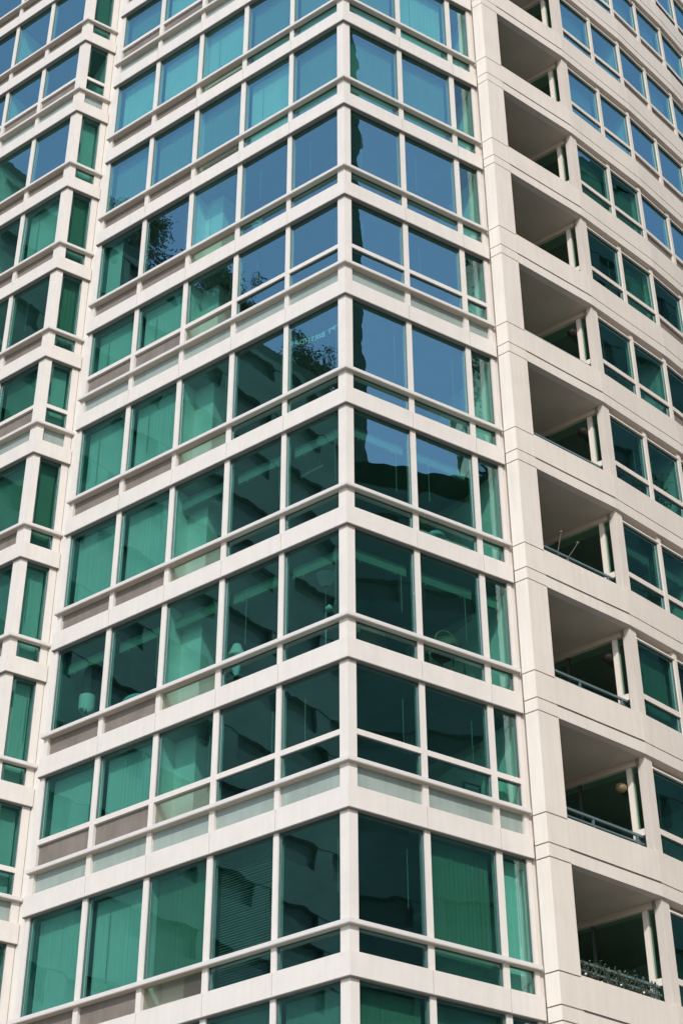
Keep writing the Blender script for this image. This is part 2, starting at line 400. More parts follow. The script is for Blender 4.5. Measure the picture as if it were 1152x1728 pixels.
for i, (ar, fr, u0, u1, zs, bl, gm, _) in enumerate(cells):
    if i in top: build_window(fr, u0, u1, zs, bl, gm, B, wand=(ar > 4000))
    else:
        g = .022
        for z0, z1 in zs:
            fr.box(rest_f, u0, u0 + g, GO - .03, GO + .018, z0, z1); fr.box(rest_f, u1 - g, u1, GO - .03, GO + .018, z0, z1)
            fr.box(rest_f, u0 + g, u1 - g, GO - .03, GO + .018, z0, z0 + g * .7); fr.box(rest_f, u0 + g, u1 - g, GO - .03, GO + .018, z1 - g, z1)
            fr.sheet(rest_f, u0 + g, u1 - g, GO, z0 + g * .7, z1 - g, (rnd.uniform(-.003, .003), rnd.uniform(-.003, .003)), 2 if fr in FT else 1)
        if bl and bl in 'fdgc': fr.sheet(rest_f, u0 + .03, u1 - .03, GO - .2, zs[-1][0] + .03, zs[0][1] - .03, (0, 0), 3 if bl == 'f' else 4)
w = part('window', rest_f, mats_rest, keep=True); w['kind'] = 'stuff'

# ---------------------------------------------------------------- curved wing: pier, belts, mullions, balconies
pier = [PL, PP, NL, V2(1.70, 4.13), V2(1.45, 4.18), V2(1.36, 3.95)]
def inset(poly, d):
    c = sum(poly, V2(0, 0)) / len(poly); out = []
    n = len(poly)
    for i in range(n):
        a = (poly[i] - poly[i - 1]).normalized(); b = (poly[(i + 1) % n] - poly[i]).normalized()
        na = V2(-a.y, a.x); nb = V2(-b.y, b.x); m = (na + nb).normalized(); out.append(poly[i] + m * (d / max(m.dot(na), .3)))
    return out
bm = bmesh.new()
gp = [(-.109, .012), (.169, .012), (.768, .010)]
for k in range(K0, K1):
    z = Z(k)
    zz = [z - .109, z + .169, z + .768, z + 3 - .109]
    for a, b in ((0, 1), (1, 2), (2, 3)): prism(bm, pier, zz[a] + .013, zz[b] - .013)
prism(bm, inset(pier, .03), ZBOT, ZTOP, 1)
part('pier', bm, [M['precast'], M['joint']])
# stub wall closing the hidden gap between corner bay and pier
bm = bmesh.new(); prism(bm, [tB * 4.1 + V2(-.05, -.02), V2(1.50, 3.80), V2(1.40, 4.15), tB * 4.1 + V2(-.35, .1)], ZBOT, ZTOP); part('return_wall', bm, M['precast'])

belt = TP[:]
for k in range(K0, K1 + 1):
    z = Z(k)
    # slab edge (lower belt) with a drip groove above it, then the parapet belt
    low = bmesh.new()
    JE = {(0, 'end'), (1, 'end'), (2, 'end'), (3, 'end')}
    for pc in cut(belt, [], .014): strip(low, pc, -.004, -.30, z - .109, z + .152)
    part('slab_edge', low, M['precast'])
    up = bmesh.new()
    g2 = [(0, tlen[0] * .5), (1, tlen[1] * .5)]
    for pc in cut(belt, [], .014): strip(up, pc, 0, -.30, z + .176, z + .82)
    strip(up, belt, -.03, -.29, z - .10, z + .81, 1)
    part('belt_panel', up, [M['precast'], M['joint']])
JE = set()
for si, f in enumerate(FT):
    L = tlen[si]
    mm = [(1.42, 1.53)] if si == 0 else [(L / 2 - .055, L / 2 + .055)]
    for a, b in mm: vpost('mullion', f, a, b, m='precast')
    vpost('mullion', f, L - .06, L + .05, m='precast')
    for k in range(K0, K1 + 1):
        bm = bmesh.new(); f.box(bm, .002, L - .002, -.30, -.22, Z(k) - .27, Z(k) - .10); part('window_header', bm, M['under'])  # dark header colour stands in for the shade of the recess
# right pilaster of the balconies, strip window and post facing the corner bay
bm = bmesh.new()
q0 = FP.pt(.0, -.06); q1 = FT[0].pt(.23, -.07)
pil = [V2(q0.x, q0.y), V2(q1.x, q1.y), V2(q1.x - .25, q1.y + .07), V2(2.37, 6.62), V2(2.37, 6.385)]
prism(bm, pil, ZBOT, ZTOP - .5); part('pilaster', bm, M['precast'])
FG = Frame((2.33, 6.45), -math.pi / 2)       # balcony window wall, u negative to the left
vpost('mullion', FG, -.235, -.125, .035, -.10, 'precast')
GB = V2(-1.6, 6.45)
bz = [k for k in range(K0, K1)]
for k in bz:
    z = Z(k)
    first = (k == -1)
    bal = bmesh.new()
    # parapet (upper belt), lower slab edge, floor, with the groove between them
    FP.box(bal, -2.352, -.006, -.16, 0, z + .188, z + .80)
    part_b = part('balcony', bal, M['precast'])
    bm = bmesh.new(); FP.box(bm, -2.34, -.012, -.15, -.014, z + .12, z + .20, 0); obj('groove', bm, M['joint'], part_b)  # shallow dark bar, its colour stands in for shade inside the groove
    bm = bmesh.new(); FP.box(bm, -2.352, -.006, -.16, -.004, z - .109, z + .146); obj('slab_edge', bm, M['precast'], part_b)
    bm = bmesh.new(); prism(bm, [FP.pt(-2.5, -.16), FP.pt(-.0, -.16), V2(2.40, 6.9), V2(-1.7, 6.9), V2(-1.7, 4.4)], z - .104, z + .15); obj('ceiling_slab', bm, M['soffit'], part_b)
    # railing
    rl = bmesh.new(); oi = -.39
    for zr, rr in ((1.27, .024), (1.115, .018)):
        FP.box(rl, -2.62, .10, oi - rr, oi + rr, z + zr - rr, z + zr + rr)
    for u in (-2.45, -1.28, -.12): FP.box(rl, u - .02, u + .02, oi - .018, oi + .018, z + .15, z + 1.25)
    obj('railing', rl, M['steel'], part_b)
    # window wall under the ceiling of this balcony: header, glass, transom
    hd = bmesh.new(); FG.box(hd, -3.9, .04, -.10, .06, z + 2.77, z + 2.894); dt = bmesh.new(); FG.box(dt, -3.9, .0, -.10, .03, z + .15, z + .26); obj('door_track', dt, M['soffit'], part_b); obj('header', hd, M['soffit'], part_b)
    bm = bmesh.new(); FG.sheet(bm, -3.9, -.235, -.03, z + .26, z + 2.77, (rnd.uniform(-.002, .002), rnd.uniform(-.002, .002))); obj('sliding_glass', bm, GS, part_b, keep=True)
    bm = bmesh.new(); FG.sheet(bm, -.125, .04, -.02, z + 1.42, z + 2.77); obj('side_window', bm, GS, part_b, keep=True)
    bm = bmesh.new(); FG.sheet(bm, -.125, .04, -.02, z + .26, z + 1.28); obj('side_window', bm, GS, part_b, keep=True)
    bm = bmesh.new(); FG.box(bm, -.125, .04, -.09, .03, z + 1.28, z + 1.42); obj('transom', bm, M['precast'], part_b)
    bm = bmesh.new(); FG.box(bm, -1.35, -1.30, -.08, .0, z + .26, z + 2.77); obj('door_stile', bm, M['gasket'], part_b)
    if k in (3, 4, 6, 7):
        bm = bmesh.new(); bmesh.ops.create_uvsphere(bm, u_segments=14, v_segments=10, radius=.115)
        for v in bm.verts: v.co.z *= .85
        bmesh.ops.translate(bm, vec=(1.99, 6.335, z + 2.36), verts=bm.verts); lamp = obj('wall_lamp', bm, M['bulb'] if k == 7 else M['bulbd'], part_b, smooth=True)
        bm = bmesh.new(); FG.box(bm, -.42, -.26, -.03, .08, z + 2.30, z + 2.42); obj('lamp_bracket', bm, M['dark'], part_b)
# closing wall on the hidden left of the balconies
bm = bmesh.new(); prism(bm, [V2(1.5, 4.19), V2(1.5, 4.32), V2(-1.6, 5.2), V2(-1.6, 5.05)], ZBOT, ZTOP); part('balcony_side_wall', bm, M['precast']); bm = bmesh.new(); prism(bm, [V2(-1.6, 5.05), V2(-1.6, 6.5), V2(-1.75, 6.5), V2(-1.75, 5.05)], ZBOT, ZTOP)
part('balcony_side_wall', bm, M['precast'])

# ---------------------------------------------------------------- floors, rooms, core, roof and base
inA = [V2(-16.2, .22), VC + V2(-.1, .22), V2(-8.92, 1.12), V2(-7.50, 1.12), V2(-7.50, .25), V2(-.17, .25)]
eB = tB * 3.9 + V2(-.26, .08)
planA = inA + [eB, V2(1.1, 4.5), V2(-1.8, 5.1), V2(-1.8, 6.8), V2(2.36, 6.8)] + [q for q in offset(TP, -.26)[1:]] + [V2(-16.2, 20)]
planA2 = inA + [eB, V2(1.1, 4.3)]
for k in range(K0, K1 + 1):
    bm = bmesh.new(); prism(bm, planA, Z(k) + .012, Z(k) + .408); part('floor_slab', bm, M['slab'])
bm = bmesh.new()
core = [V2(-16, 5.0), V2(-7.5, 5.2), V2(-3.2, 4.8), V2(-2.6, 7.2), V2(-2.6, 9.8), V2(0.2, 10.2), V2(.6, 19.5), V2(-16, 19.5)]
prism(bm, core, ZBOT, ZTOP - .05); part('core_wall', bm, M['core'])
for k in range(K0, K1):
    a, b = Z(k + 1) + .41, Z(k) + .01
    for f_, u0, u1, d in ((FA, -4.70, -4.60, 1.1), (FB, 3.92, 4.02, 3.0), (FVS, .80, .93, 6.0), (FV, -3.2, -3.1, 4.5), (FT[1], -.05, .05, 3.5)):
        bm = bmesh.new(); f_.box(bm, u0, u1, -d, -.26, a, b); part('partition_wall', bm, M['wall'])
    bm = bmesh.new(); FA.box(bm, -4.598, -4.07, -1.10, -.60, a, b); part('interior_column', bm, M['wall'])
bm = bmesh.new(); prism(bm, [V2(p.x, p.y) for p in planA], ZTOP, ZTOP + 1.0); part('roof', bm, M['precast'])
bm = bmesh.new(); prism(bm, [V2(-16.3, 0), V2(-8.9, 0), V2(-8.7, .9), V2(-7.7, .9), V2(-7.7, 0), V2(0, 0), tB * 3.95, PP, NL] + TP + [V2(-16.3, 20)], GZ, ZBOT - .12); part('base', bm, M['precast'])

# ---------------------------------------------------------------- things in and on the building
def lathe(bm, prof, seg=20, c=(0, 0, 0), mi=0, caps=True):
    rings = []
    for r, z in prof: rings.append([bm.verts.new((c[0] + r * math.cos(2 * math.pi * i / seg), c[1] + r * math.sin(2 * math.pi * i / seg), c[2] + z)) for i in range(seg)])
    for a, b in zip(rings, rings[1:]):
        for i in range(seg):
            f = bm.faces.new((a[i], a[(i + 1) % seg], b[(i + 1) % seg], b[i])); f.material_index = mi
    if caps:
        for r_ in (rings[0], rings[-1]):
            f = bm.faces.new(r_); f.material_index = mi
def tube(bm, pts, r=.01, seg=6, mi=0, r1=None):
    rings = []
    n = len(pts)
    for j, p in enumerate(pts):
        p = Vector(p); d = (Vector(pts[min(j + 1, n - 1)]) - Vector(pts[max(j - 1, 0)])).normalized()
        a = d.orthogonal().normalized(); b = d.cross(a); rr = r if r1 is None else r + (r1 - r) * j / max(1, n - 1)
        rings.append([bm.verts.new(p + (a * math.cos(2 * math.pi * i / seg) + b * math.sin(2 * math.pi * i / seg)) * rr) for i in range(seg)])
    for a, b in zip(rings, rings[1:]):
        # align rings
        best = min(range(seg), key=lambda s: sum((a[i].co - b[(i + s) % seg].co).length for i in range(seg)))
        for i in range(seg): bm.faces.new((a[i], a[(i + 1) % seg], b[(i + 1 + best) % seg], b[(i + best) % seg])).material_index = mi
    bm.faces.new(rings[0]); bm.faces.new(rings[-1])

def box(bm, c, s, mi=0):
    x, y, z = c; a, b, h = s
    prism(bm, [V2(x - a / 2, y - b / 2), V2(x + a / 2, y - b / 2), V2(x + a / 2, y + b / 2), V2(x - a / 2, y + b / 2)], z, z + h, mi)
def side_table(loc, w, h, label):
    t = thing('side_table', label, 'side table', loc)
    bm = bmesh.new(); box(bm, (0, 0, h - .03), (w, w * .8, .03)); obj('table_top', bm, M['wood'], t)
    for sx in (-1, 1):
        for sy in (-1, 1):
            bm = bmesh.new(); tube(bm, [(sx * w * .42, sy * w * .33, 0), (sx * w * .40, sy * w * .31, h - .03)], .016, 6); obj('leg', bm, M['wood'], t)
    return t
def table_lamp(loc, label, drum=True, r=.16, hs=.33, hb=.25, shade='white', base='dark'):
    t = thing('table_lamp', label, 'lamp', loc)
    bm = bmesh.new(); lathe(bm, [(.07, 0), (.075, .02), (.03, .05), (.085, hb * .45), (.07, hb * .7), (.018, hb * .9), (.012, hb + .05)]); obj('lamp_base', bm, M[base], t, smooth=True)
    bm = bmesh.new(); lathe(bm, [(r, 0), (r * (1 if drum else .42), hs)], 24, (0, 0, hb), caps=False)
    lathe(bm, [(r * .96, .004), (r * (.96 if drum else .40), hs - .004)], 24, (0, 0, hb), caps=False); obj('lamp_shade', bm, M[shade], t, smooth=True)
    return t
F = lambda k: Z(k) + .41          # room floor above band k
# sixth row: lamps, armchairs, basket
side_table((-7.13, .62, F(6)), .5, .83, 'small wooden table under the drum-shaded lamp in the leftmost bay')
table_lamp((-7.13, .58, F(6) + .831), 'table lamp with white drum shade lit by sun in the leftmost bay window', True, .17, .34, .35)
side_table((-3.18, .72, F(6)), .45, .56, 'small wooden table carrying the cone-shaded lamp')
table_lamp((-3.18, .66, F(6) + .561), 'table lamp with pale cone shade beside a mullion', False, .19, .28, .50, 'white', 'teal')
def armchair(loc, rz, label, m, w=.75, hb=.62, pale=None):
    t = thing('armchair', label, 'armchair', loc); t.rotation_euler = (0, 0, rz)
    def rb(name, c, s, mm, par=t):
        bm = bmesh.new(); box(bm, c, s); bmesh.ops.bevel(bm, geom=bm.edges[:], offset=.05, segments=3, affect='EDGES'); return obj(name, bm, M[mm], par, smooth=True)
    rb('seat', (0, 0, .10), (w, .6, .28), m); rb('backrest', (0, -.28, .12), (w, .18, hb - .12), m)
    rb('armrest', (-w / 2, 0, .12), (.14, .6, .38), m); rb('armrest', (w / 2, 0, .12), (.14, .6, .38), m)
    return t
armchair((-5.75, .75, F(6)), 0, 'dark armchair behind the second bay from the left, under the pale cushion', 'dark', hb=.86)
bm = bmesh.new(); bmesh.ops.create_uvsphere(bm, u_segments=16, v_segments=10, radius=.25)
for v in bm.verts: v.co = Vector((v.co.x * 1.1, v.co.y * .5, v.co.z * .42))
o = obj('cushion', bm, M['teal'], None, smooth=True); o.location = (-5.75, .50, F(6) + .93); tag(o, 'pale blue cushion lying on the dark armchair back', 'cushion')
t = thing('floor_lamp', 'tall torchiere floor lamp with upturned bowl and small reading lamp', 'floor lamp', (-1.17, .9, F(6)))
bm = bmesh.new(); lathe(bm, [(.14, 0), (.14, .02), (.02, .04)]); obj('lamp_base', bm, M['dark'], t, smooth=True)
bm = bmesh.new(); tube(bm, [(0, 0, .03), (0, 0, 2.08)], .014, 8); obj('pole', bm, M['gobj'], t, smooth=True)
bm = bmesh.new(); lathe(bm, [(.04, 2.06), (.10, 2.10), (.15, 2.17), (.20, 2.31)], 24, caps=False); lathe(bm, [(.03, 2.065), (.095, 2.11), (.145, 2.18), (.195, 2.31)], 24, caps=False); obj('lamp_shade', bm, M['white'], t, smooth=True)
bm = bmesh.new(); lathe(bm, [(.03, 2.0), (.05, 2.06)], 16); obj('collar', bm, M['dark'], t, smooth=True)
bm = bmesh.new(); tube(bm, [(0, 0, 1.62), (.06, -.04, 1.60), (.13, -.07, 1.52)], .008); rl = obj('reading_arm', bm, M['dark'], t)
bm = bmesh.new(); lathe(bm, [(.08, -.11), (.065, -.03), (.025, .02), (.02, .03)], 14, (.14, -.08, 1.50)); obj('reading_shade', bm, M['white'], rl, smooth=True)
armchair(tuple(tB * .70 + V2(-.60, .28)) + (F(6),), R(-21.5) + R(90), 'brown patterned armchair low behind the corner glass', 'cushion', .62, .72)
pb = tB * 2.62 + V2(-.50, .18)
side_table((pb.x, pb.y, F(6)), .62, .78, 'wooden table holding the wicker basket')
t = thing('wicker_basket', 'wicker basket with tall arched handle behind the corner glass', 'basket', (pb.x, pb.y, F(6) + .781))
bm = bmesh.new(); lathe(bm, [(.16, 0), (.23, .10), (.27, .20)], 22, caps=False); lathe(bm, [(.155, .01), (.225, .10), (.265, .20)], 22, caps=False); lathe(bm, [(.16, 0), (.0001, .001)], 22, caps=False)
for zz in (.05, .10, .15, .20):
    rr = .16 + .55 * zz; tube(bm, [(rr * 1.02 * math.cos(a * math.pi / 11), rr * 1.02 * math.sin(a * math.pi / 11), zz) for a in range(23)], .010, 5)
obj('basket_body', bm, M['wicker'], t)
bm = bmesh.new(); tube(bm, [(.27 * tB.x * math.cos(a * math.pi / 12), .27 * tB.y * math.cos(a * math.pi / 12), .19 + .30 * math.sin(a * math.pi / 12)) for a in range(13)], .013, 6); obj('handle', bm, M['wicker'], t)
bm = bmesh.new()
for i in range(60):
    a = rnd.uniform(0, 6.3); r_ = rnd.uniform(0, .2); tube(bm, [(r_ * math.cos(a), r_ * math.sin(a), .15), (r_ * 1.1 * math.cos(a) + rnd.gauss(0, .03), r_ * 1.1 * math.sin(a) + rnd.gauss(0, .03), rnd.uniform(.22, .36))], .006, 4)
obj('stems', bm, M['leaf'], t)
ps = tB * 2.3 + V2(-.34, .12)
t = thing('low_shelf', 'dark low shelf carrying two turned candlesticks', 'shelf', (ps.x, ps.y, F(6))); t.rotation_euler = (0, 0, -TH)
bm = bmesh.new(); box(bm, (0, 0, .19), (.22, .95, .025)); obj('shelf_top', bm, M['dark'], t)
for sy in (-.42, .42):
    bm = bmesh.new(); box(bm, (0, sy, 0), (.2, .03, .19)); obj('side_panel', bm, M['dark'], t)
for i, (u, lb) in enumerate(((2.05, 'turned candlestick nearest the corner post'), (2.57, 'turned candlestick below the wicker basket'))):
    q = tB * u + V2(-.31, .12); bm = bmesh.new(); lathe(bm, [(.035, 0), (.04, .01), (.012, .03), (.02, .08), (.011, .12), (.024, .17), (.012, .20), (.026, .22), (.004, .30)], 12)
    o = obj('candlestick', bm, M['gobj'], None, smooth=True); o.location = (q.x, q.y, F(6) + .216); tag(o, lb, 'candlestick')
# fourth row: banner, sofa, things on the sill
cu = bpy.data.curves.new('banner_text', 'FONT'); cu.body = 'HAPPY BIRTHDAY'; cu.size = .185; cu.extrude = .002; cu.offset = .004; cu.space_character = 1.05
to = bpy.data.objects.new('banner_text', cu); COL.objects.link(to)
bpy.context.view_layer.update()
me = bpy.data.meshes.new_from_object(to.evaluated_get(bpy.context.evaluated_depsgraph_get())); bpy.data.objects.remove(to)
w_ = max(v.co.x for v in me.vertices); SPAN = 1.60; x0 = -1.72
def sag(s): return -.16 * math.sin(math.pi * s)
for v in me.vertices:
    s = v.co.x / w_; x = x0 + SPAN * (1 - s); zz = v.co.y - .13
    v.co = Vector((x, .33 + v.co.z, Z(3) - .32 + sag(1 - s) + (s - .3) * .10 + zz))
me.materials.append(M['white'])
o = bpy.data.objects.new('birthday_banner', me); COL.objects.link(o); tag(o, 'letter banner reading happy birthday, seen from behind through the glass', 'banner')
bm = bmesh.new(); tube(bm, [(x0 + SPAN * (1 - s / 16), .33, Z(3) - .32 + sag(1 - s / 16) + (s / 16 - .3) * .10) for s in range(17)], .004, 4); obj('string', bm, M['white'], o)
def sofa(loc, label, w, h, m):
    t = thing('sofa', label, 'sofa', loc)
    bm = bmesh.new(); n = 14; P = []
    for i in range(n + 1):
        a = math.pi * i / n; P.append((w / 2 * math.cos(a), h * (.55 + .45 * math.sin(a) ** .6)))
    f = [bm.verts.new((x, -.10, z)) for x, z in P] + [bm.verts.new((-w / 2, -.10, .08)), bm.verts.new((w / 2, -.10, .08))]
    g_ = [bm.verts.new((v.co.x, .08, v.co.z)) for v in f]; bm.faces.new(f); bm.faces.new(g_)
    for i in range(len(f)): bm.faces.new((f[i], f[(i + 1) % len(f)], g_[(i + 1) % len(f)], g_[i]))
    obj('backrest', bm, M[m], t)
    bm = bmesh.new(); box(bm, (0, .38, .10), (w, .6, .26)); bmesh.ops.bevel(bm, geom=bm.edges[:], offset=.04, segments=2, affect='EDGES'); obj('seat', bm, M[m], t)
sofa((-1.30, .62, F(4)), 'pale green round-backed sofa behind the glass under the banner', 1.15, .50, 'gobj')
ps = tB * 1.45 + V2(-.37, .14)
def shelf(c, L, h, label, name='window_bench'):
    t = thing(name, label, 'bench', (c.x, c.y, c_z)); t.rotation_euler = (0, 0, -TH)
    bm = bmesh.new(); box(bm, (0, 0, h - .03), (.28, L, .03)); obj('bench_top', bm, M['wall'], t)
    for sy in (-L / 2 + .03, L / 2 - .03):
        bm = bmesh.new(); box(bm, (0, sy, 0), (.26, .03, h - .03)); obj('side_panel', bm, M['wall'], t)
c_z = F(4); shelf(tB * 1.95 + V2(-.40, .15), 2.7, .20, 'low white bench under the fourth-row corner windows')
t = thing('dish_rack', 'pale rack of curved ribs on the white bench', 'rack', (ps.x, ps.y, F(4) + .201)); t.rotation_euler = (0, 0, -TH)
for i in range(6):
    y = -.28 + i * .075; bm = bmesh.new(); tube(bm, [(-.09, y - .03, 0), (-.06, y, .13 + .01 * i), (0, y + .03, .19), (.06, y + .05, .15), (.09, y + .06, 0)], .013, 6); obj('rib', bm, M['teal'], t, smooth=True)
bm = bmesh.new(); box(bm, (0, .22, 0), (.16, .12, .09)); obj('cutlery_box', bm, M['teal'], t)
for u, h, r_, lb, m in ((2.05, .11, .05, 'squat pale jar on the bench right of the dish rack', 'teal'), (2.20, .07, .06, 'low pale bowl on the bench beside the squat jar', 'teal'), (2.72, .15, .035, 'short pale bottle on the bench', 'gobj'), (2.92, .20, .028, 'slim clear bottle on the bench', 'teal'), (3.10, .24, .06, 'pale cone-shaped jug at the end of the bench', 'teal')):
    q = tB * u + V2(-.34, .13); bm = bmesh.new(); lathe(bm, [(r_, 0), (r_, h * .55), (r_ * .35, h * .8), (r_ * .35, h)], 12)
    o = obj('jar' if h < .12 else 'bottle', bm, M[m], None, smooth=True); o.location = (q.x, q.y, F(4) + .201); tag(o, lb, 'jar' if h < .12 else 'bottle')
# fifth row
t = thing('ceiling_light', 'slim tube light fixed under the ceiling of a corner room', 'ceiling light', (-1.76, 1.2, Z(4) - .22))
bm = bmesh.new(); tube(bm, [(-.30, 0, -.03), (-.1, 0, 0), (.28, 0, .02)], .022, 8); obj('tube', bm, M['white'], t, smooth=True)
bm = bmesh.new(); tube(bm, [(.2, 0, .02), (.2, 0, .21)], .01); obj('stem', bm, M['white'], t)
c_z = F(5); shelf(tB * 2.6 + V2(-.52, .2), 1.2, .42, 'white console table behind the fifth-row corner window', 'console_table')
q = tB * 2.45 + V2(-.50, .2); bm = bmesh.new(); lathe(bm, [(.20, 0), (.19, .06), (.14, .13), (.05, .17), (.02, .18)], 18); o = obj('serving_dome', bm, M['teal'], None, smooth=True); o.location = (q.x, q.y, F(5) + .421); tag(o, 'pale dome cover standing on the white console table', 'dome cover')
# second row
side_table((-3.05, .70, F(2)), .5, .62, 'small table under the lamp in the second row')
table_lamp((-3.05, .66, F(2) + .621), 'drum lamp glowing pale blue in sun, alone in the second row', True, .14, .24, .30, 'teal', 'teal')
# seventh row
t = thing('low_cabinet', 'pale green low cabinet showing in the lower corner pane', 'cabinet', (-1.38, .48, F(7)))
bm = bmesh.new(); box(bm, (0, 0, 0), (.42, .3, .76)); obj('carcass', bm, M['gobj'], t)
for s_ in (-.1, .1):
    bm = bmesh.new(); box(bm, (s_, -.158, .05), (.18, .012, .66)); d_ = obj('door', bm, M['gobj'], t); bm = bmesh.new(); box(bm, (s_ * .4, -.172, .36), (.02, .014, .08)); obj('handle', bm, M['dark'], d_)
q = tB * 1.25 + V2(-.36, .14)
t = thing('storage_chest', 'long pale green chest right of the corner post', 'chest', (q.x, q.y, F(7))); t.rotation_euler = (0, 0, -TH)
bm = bmesh.new(); box(bm, (0, 0, 0), (.24, .62, .66)); obj('chest_body', bm, M['gobj'], t); bm = bmesh.new(); box(bm, (0, 0, .664), (.27, .65, .04)); obj('lid', bm, M['gobj'], t)
q = tB * 2.98 + V2(-.45, .17)
t = thing('picture_frame', 'dark framed picture leaning inside the seventh-row window', 'picture', (q.x, q.y, F(7))); t.rotation_euler = (0, 0, -TH)
side = [(-.2, .2)]
bm = bmesh.new()
for a, b_, c_, d_ in ((-.2, .2, .60, .64), (-.2, .2, 1.00, 1.04), (-.2, -.16, .64, 1.0), (.16, .2, .64, 1.0)): prism(bm, [V2(0, a), V2(.03, a), V2(.03, b_), V2(0, b_)], c_, d_)
obj('frame', bm, M['dark'], t)
bm = bmesh.new(); prism(bm, [V2(.005, -.16), V2(.015, -.16), V2(.015, .16), V2(.005, .16)], .64, 1.0); obj('picture', bm, M['blindd'], t)
bm = bmesh.new(); tube(bm, [(-.02, -.15, 0), (0, -.05, .62)], .012); tube(bm, [(-.02, .15, 0), (0, .05, .62)], .012); obj('easel_stand', bm, M['dark'], t)
q = tB * 3.62 + V2(-.62, .26)
t = thing('tub_chair', 'pale rounded chair in the narrow window beside the pier', 'chair', (q.x, q.y, F(7)))
bm = bmesh.new(); lathe(bm, [(.12, .42), (.25, .50), (.30, .75), (.27, 1.15), (.20, 1.35)], 20, caps=False); obj('shell', bm, M['gobj'], t, smooth=True)
bm = bmesh.new(); lathe(bm, [(.22, 0), (.2, .03), (.03, .05), (.03, .43)], 16); obj('pedestal', bm, M['dark'], t, smooth=True)
# curved wing
def leafy(name, label, cat, loc, n, rx, rz, z0, m, q=.05, stems=6, seed=3, pot=True):
    rr = random.Random(seed); t = thing(name, label, cat, loc)
    if pot: bm = bmesh.new(); lathe(bm, [(.13, 0), (.18, .28), (.17, .28), (.16, .24)], 16); obj('pot', bm, M['dark'], t, smooth=True)
    bm = bmesh.new()
    for i in range(stems):
        a = rr.uniform(0, 6.3); tube(bm, [(0, 0, .24), (.1 * math.cos(a), .1 * math.sin(a), z0), (rx * .7 * math.cos(a), rx * .7 * math.sin(a), z0 + rz * .6)], .01, 5)
    obj('stem', bm, M['wood'], t)
    bm = bmesh.new()
    for i in range(n):
        p = Vector((rr.gauss(0, rx * .5), rr.gauss(0, rx * .5), z0 + rz * .4 + rr.gauss(0, rz * .3))); a = Vector((rr.gauss(0, 1), rr.gauss(0, 1), rr.gauss(0, 1))).normalized(); b = a.orthogonal().normalized()
        bm.faces.new([bm.verts.new(p + a * q), bm.verts.new(p + b * q * .5), bm.verts.new(p - a * q), bm.verts.new(p - b * q * .5)])
    obj('leaves', bm, M[m], t)
q = FT[0].pt(2.2, -.62); leafy('houseplant', 'dark bushy houseplant behind the curved wing glass', 'plant', (q.x, q.y, F(4)), 700, .40, .95, .75, 'leaf')
q = FT[0].pt(.9, -.42)
t = thing('wire_stand', 'pale wire plant stand low in the curved wing window', 'plant stand', (q.x, q.y, F(6))); t.rotation_euler = (0, 0, R(-tang[0]))
bm = bmesh.new()
for zz in (.55, .68, .80): tube(bm, [(0, -.5, zz), (0, .5, zz)], .009, 5)
for i in range(5): y = -.5 + .25 * i; tube(bm, [(0, y, 0), (0, y, .98)], .011, 5)
for i in range(5): y = -.5 + .25 * i; tube(bm, [(.2, y, 0), (.2, y, .6), (0, y, .62)], .008, 5)
obj('wire_frame', bm, M['teal'], t)
t = thing('dried_plant', 'two dry stalks with seed heads leaning over the railing', 'plant', (1.72, 4.85, Z(5) + .151))
bm = bmesh.new(); lathe(bm, [(.10, 0), (.14, .26), (.13, .26), (.12, .22)], 14); obj('pot', bm, M['wood'], t, smooth=True)
for pts in ([(0, 0, .22), (.10, .03, .8), (.12, .08, 1.2), (.18, .17, 1.68)], [(.02, .03, .22), (.16, .2, .85), (.20, .28, 1.05), (.25, .45, 1.30), (.31, .62, 1.60)]):
    bm = bmesh.new(); tube(bm, pts, .010, 6, r1=.006); s_ = obj('stalk', bm, M['plant'], t)
    bm = bmesh.new(); bmesh.ops.create_icosphere(bm, subdivisions=1, radius=.035, matrix=__import__('mathutils').Matrix.Translation(pts[-1])); obj('seed_head', bm, M['plant'], s_)
# vine and light string on the lowest visible balcony
zb8 = Z(8)
rr = random.Random(11)
t = thing('vine', 'thin curling vine with leaves wound through the balcony railing', 'vine', tuple(FP.pt(-1.3, -.39)) + (zb8 + .15,))
bm = bmesh.new(); lb = bmesh.new()
for i in range(34):
    u = -2.48 + i * .072; q = FP.pt(u, -.37) - FP.pt(-1.3, -.39); z0 = .12 + rr.uniform(-.05, .1)
    pts = []
    for j in range(9):
        s_ = j / 8; pts.append((q.x + tw.x * .05 * math.sin(s_ * 9 + i) + .02, q.y + tw.y * .05 * math.sin(s_ * 9 + i), .55 + s_ * rr.uniform(.55, .66)))
    tube(bm, pts, .007, 4)
    for j in range(9):
        p = Vector(pts[rr.randrange(9)]) + Vector((rr.gauss(0, .03), rr.gauss(0, .03), rr.gauss(.02, .04))); a = Vector((rr.gauss(0, 1), rr.gauss(0, 1), rr.gauss(0, 1))).normalized(); b = a.orthogonal().normalized()
        lb.faces.new([lb.verts.new(p + a * .035), lb.verts.new(p + b * .018), lb.verts.new(p - a * .035), lb.verts.new(p - b * .018)])
obj('stems', bm, M['leafv'], t); obj('leaves', lb, M['leaf'], t)
t = thing('light_string', 'string of small white bulbs hung along the lowest balcony railing', 'light string', tuple(FP.pt(-1.3, -.39)) + (zb8 + 1.2,))
bm = bmesh.new(); pts = []
for j in range(25):
    q = FP.pt(-2.45 + j * .096, -.355) - FP.pt(-1.3, -.39); pts.append((q.x, q.y, -.12 - .08 * math.sin(j * 1.05) ** 2))
tube(bm, pts, .004, 4); obj('wire', bm, M['dark'], t)
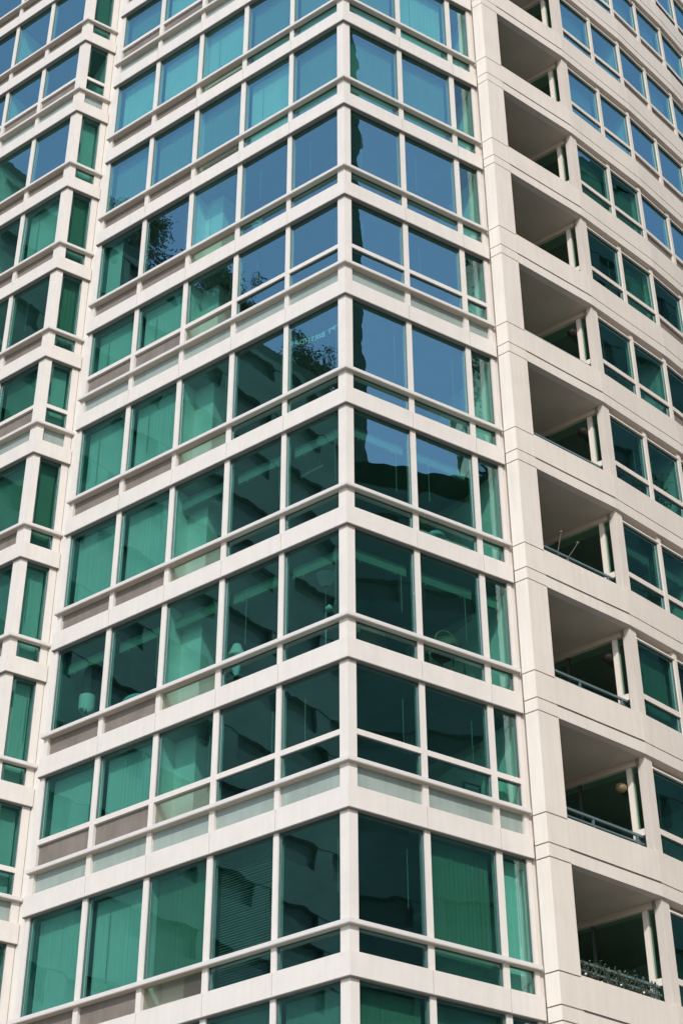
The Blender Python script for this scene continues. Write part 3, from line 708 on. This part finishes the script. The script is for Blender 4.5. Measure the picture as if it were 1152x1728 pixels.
for j in (1, 6, 10, 15, 21):
    bm = bmesh.new(); bmesh.ops.create_icosphere(bm, subdivisions=2, radius=.022, matrix=__import__('mathutils').Matrix.Translation(Vector(pts[j]) - Vector((0, 0, .03)))); obj('bulb', bm, M['white'], t, smooth=True)

# ---------------------------------------------------------------- the street and the neighbours seen in the glass
def facade(name, label, poly, zt, m, storey, strips=True, bay=3.0, pw=.9, panelh=1.1, mg='nb_glass'):
    t = thing(name, label, 'building', (0, 0, 0))
    bm = bmesh.new(); prism(bm, inset(poly, .35), GZ, zt - .3); obj('glazing', bm, M[mg], t)
    bm = bmesh.new(); z = GZ + 4
    while z < zt:
        prism(bm, poly, z, min(z + panelh, zt)); z += storey
    prism(bm, poly, zt - 1.2, zt + .01)
    obj('floor_bands', bm, m, t)
    bm = bmesh.new()
    n = len(poly)
    for i in range(n):
        a = poly[i]; b = poly[(i + 1) % n]; d = b - a; L = d.length; d.normalize(); nn = V2(d.y, -d.x)
        u = 0
        while u < L:
            p0 = a + d * u - nn * .1; p1 = a + d * min(u + pw, L) - nn * .1
            prism(bm, [p0 + nn * -.2, p1 + nn * -.2, p1 + nn * .06, p0 + nn * .06], GZ, zt - .02); u += bay
    obj('piers', bm, m, t)
    return t
bm = bmesh.new(); prism(bm, [V2(-700, -700), V2(700, -700), V2(700, 700), V2(-700, 700)], GZ - .5, GZ); g = obj('street_ground', bm, M['ground']); g['kind'] = 'structure'
facade('office_block', 'dark flat-roofed office block mirrored in the left bays', [V2(-34.5, -14), V2(-62, -16), V2(-60, -52), V2(-30.5, -50)], 33, M['nb_dark'], 3.6, panelh=2.2, pw=1.0, bay=4)
facade('low_block', 'low dark flat-roofed block mirrored in the corner glass', [V2(30, -14), V2(38, -14), V2(38, 18), V2(30, 18)], 10.6, M['nb_dark'], 3.4, panelh=2.4)
facade('office_tower', 'tall green tower mirrored beside the corner post', [V2(42, -18), V2(60, -18), V2(60, 9.2), V2(42, 9.2)], 95, M['nb_mid'], 3.4)
facade('stone_tower', 'pale stone tower mirrored in the narrow pane', [V2(55, 22.6), V2(70, 22.6), V2(70, 36), V2(55, 36)], 58, M['nb_pale'], 3.2, panelh=1.4, pw=1.2)
facade('apartment_block', 'dark block mirrored in the curved wing windows', [V2(27, 19), V2(45, 19), V2(45, 75), V2(27, 75)], 35, M['nb_dark'], 3.4, panelh=2.0)
def tree(loc, h, r, label, seed):
    rr = random.Random(seed)
    t = thing('roof_tree', label, 'tree', loc, 'trees on the office block roof')
    bm = bmesh.new(); tube(bm, [(0, 0, 0), (.1, 0, h * .4), (0, .1, h * .7)], .18, 7, r1=.07)
    for i in range(7):
        a = rr.uniform(0, 6.3); tube(bm, [(0, 0, h * .35), (math.cos(a) * r * .5, math.sin(a) * r * .5, h * rr.uniform(.55, .8))], .07, 5, r1=.02)
    obj('trunk', bm, M['wood'], t)
    bm = bmesh.new()
    cl = [(Vector((rr.gauss(0, r * .45), rr.gauss(0, r * .45), h * .7 + rr.gauss(0, h * .16))), rr.uniform(.35, .8)) for i in range(60)]
    for c, s in cl:
        for i in range(130):
            p = c + Vector((rr.gauss(0, s * .5), rr.gauss(0, s * .5), rr.gauss(0, s * .4)))
            a = Vector((rr.gauss(0, 1), rr.gauss(0, 1), rr.gauss(0, 1))).normalized(); b = a.orthogonal().normalized(); q = .075
            bm.faces.new([bm.verts.new(p + a * q), bm.verts.new(p + b * q * .6), bm.verts.new(p - a * q), bm.verts.new(p - b * q * .6)])
    obj('crown', bm, M['leaf'], t)
tree((-34.9, -28.2, 32.6), 5.6, 2.1, 'leafy tree on the roof edge mirrored in the upper left bays', 1)
tree((-33.8, -33.6, 32.6), 4.6, 1.6, 'small round tree mirrored in the third bay above the accent panels', 4)
tree((-33.2, -41.0, 31.9), 4.2, 1.8, 'leafy tree on the roof edge mirrored under the birthday banner', 2)
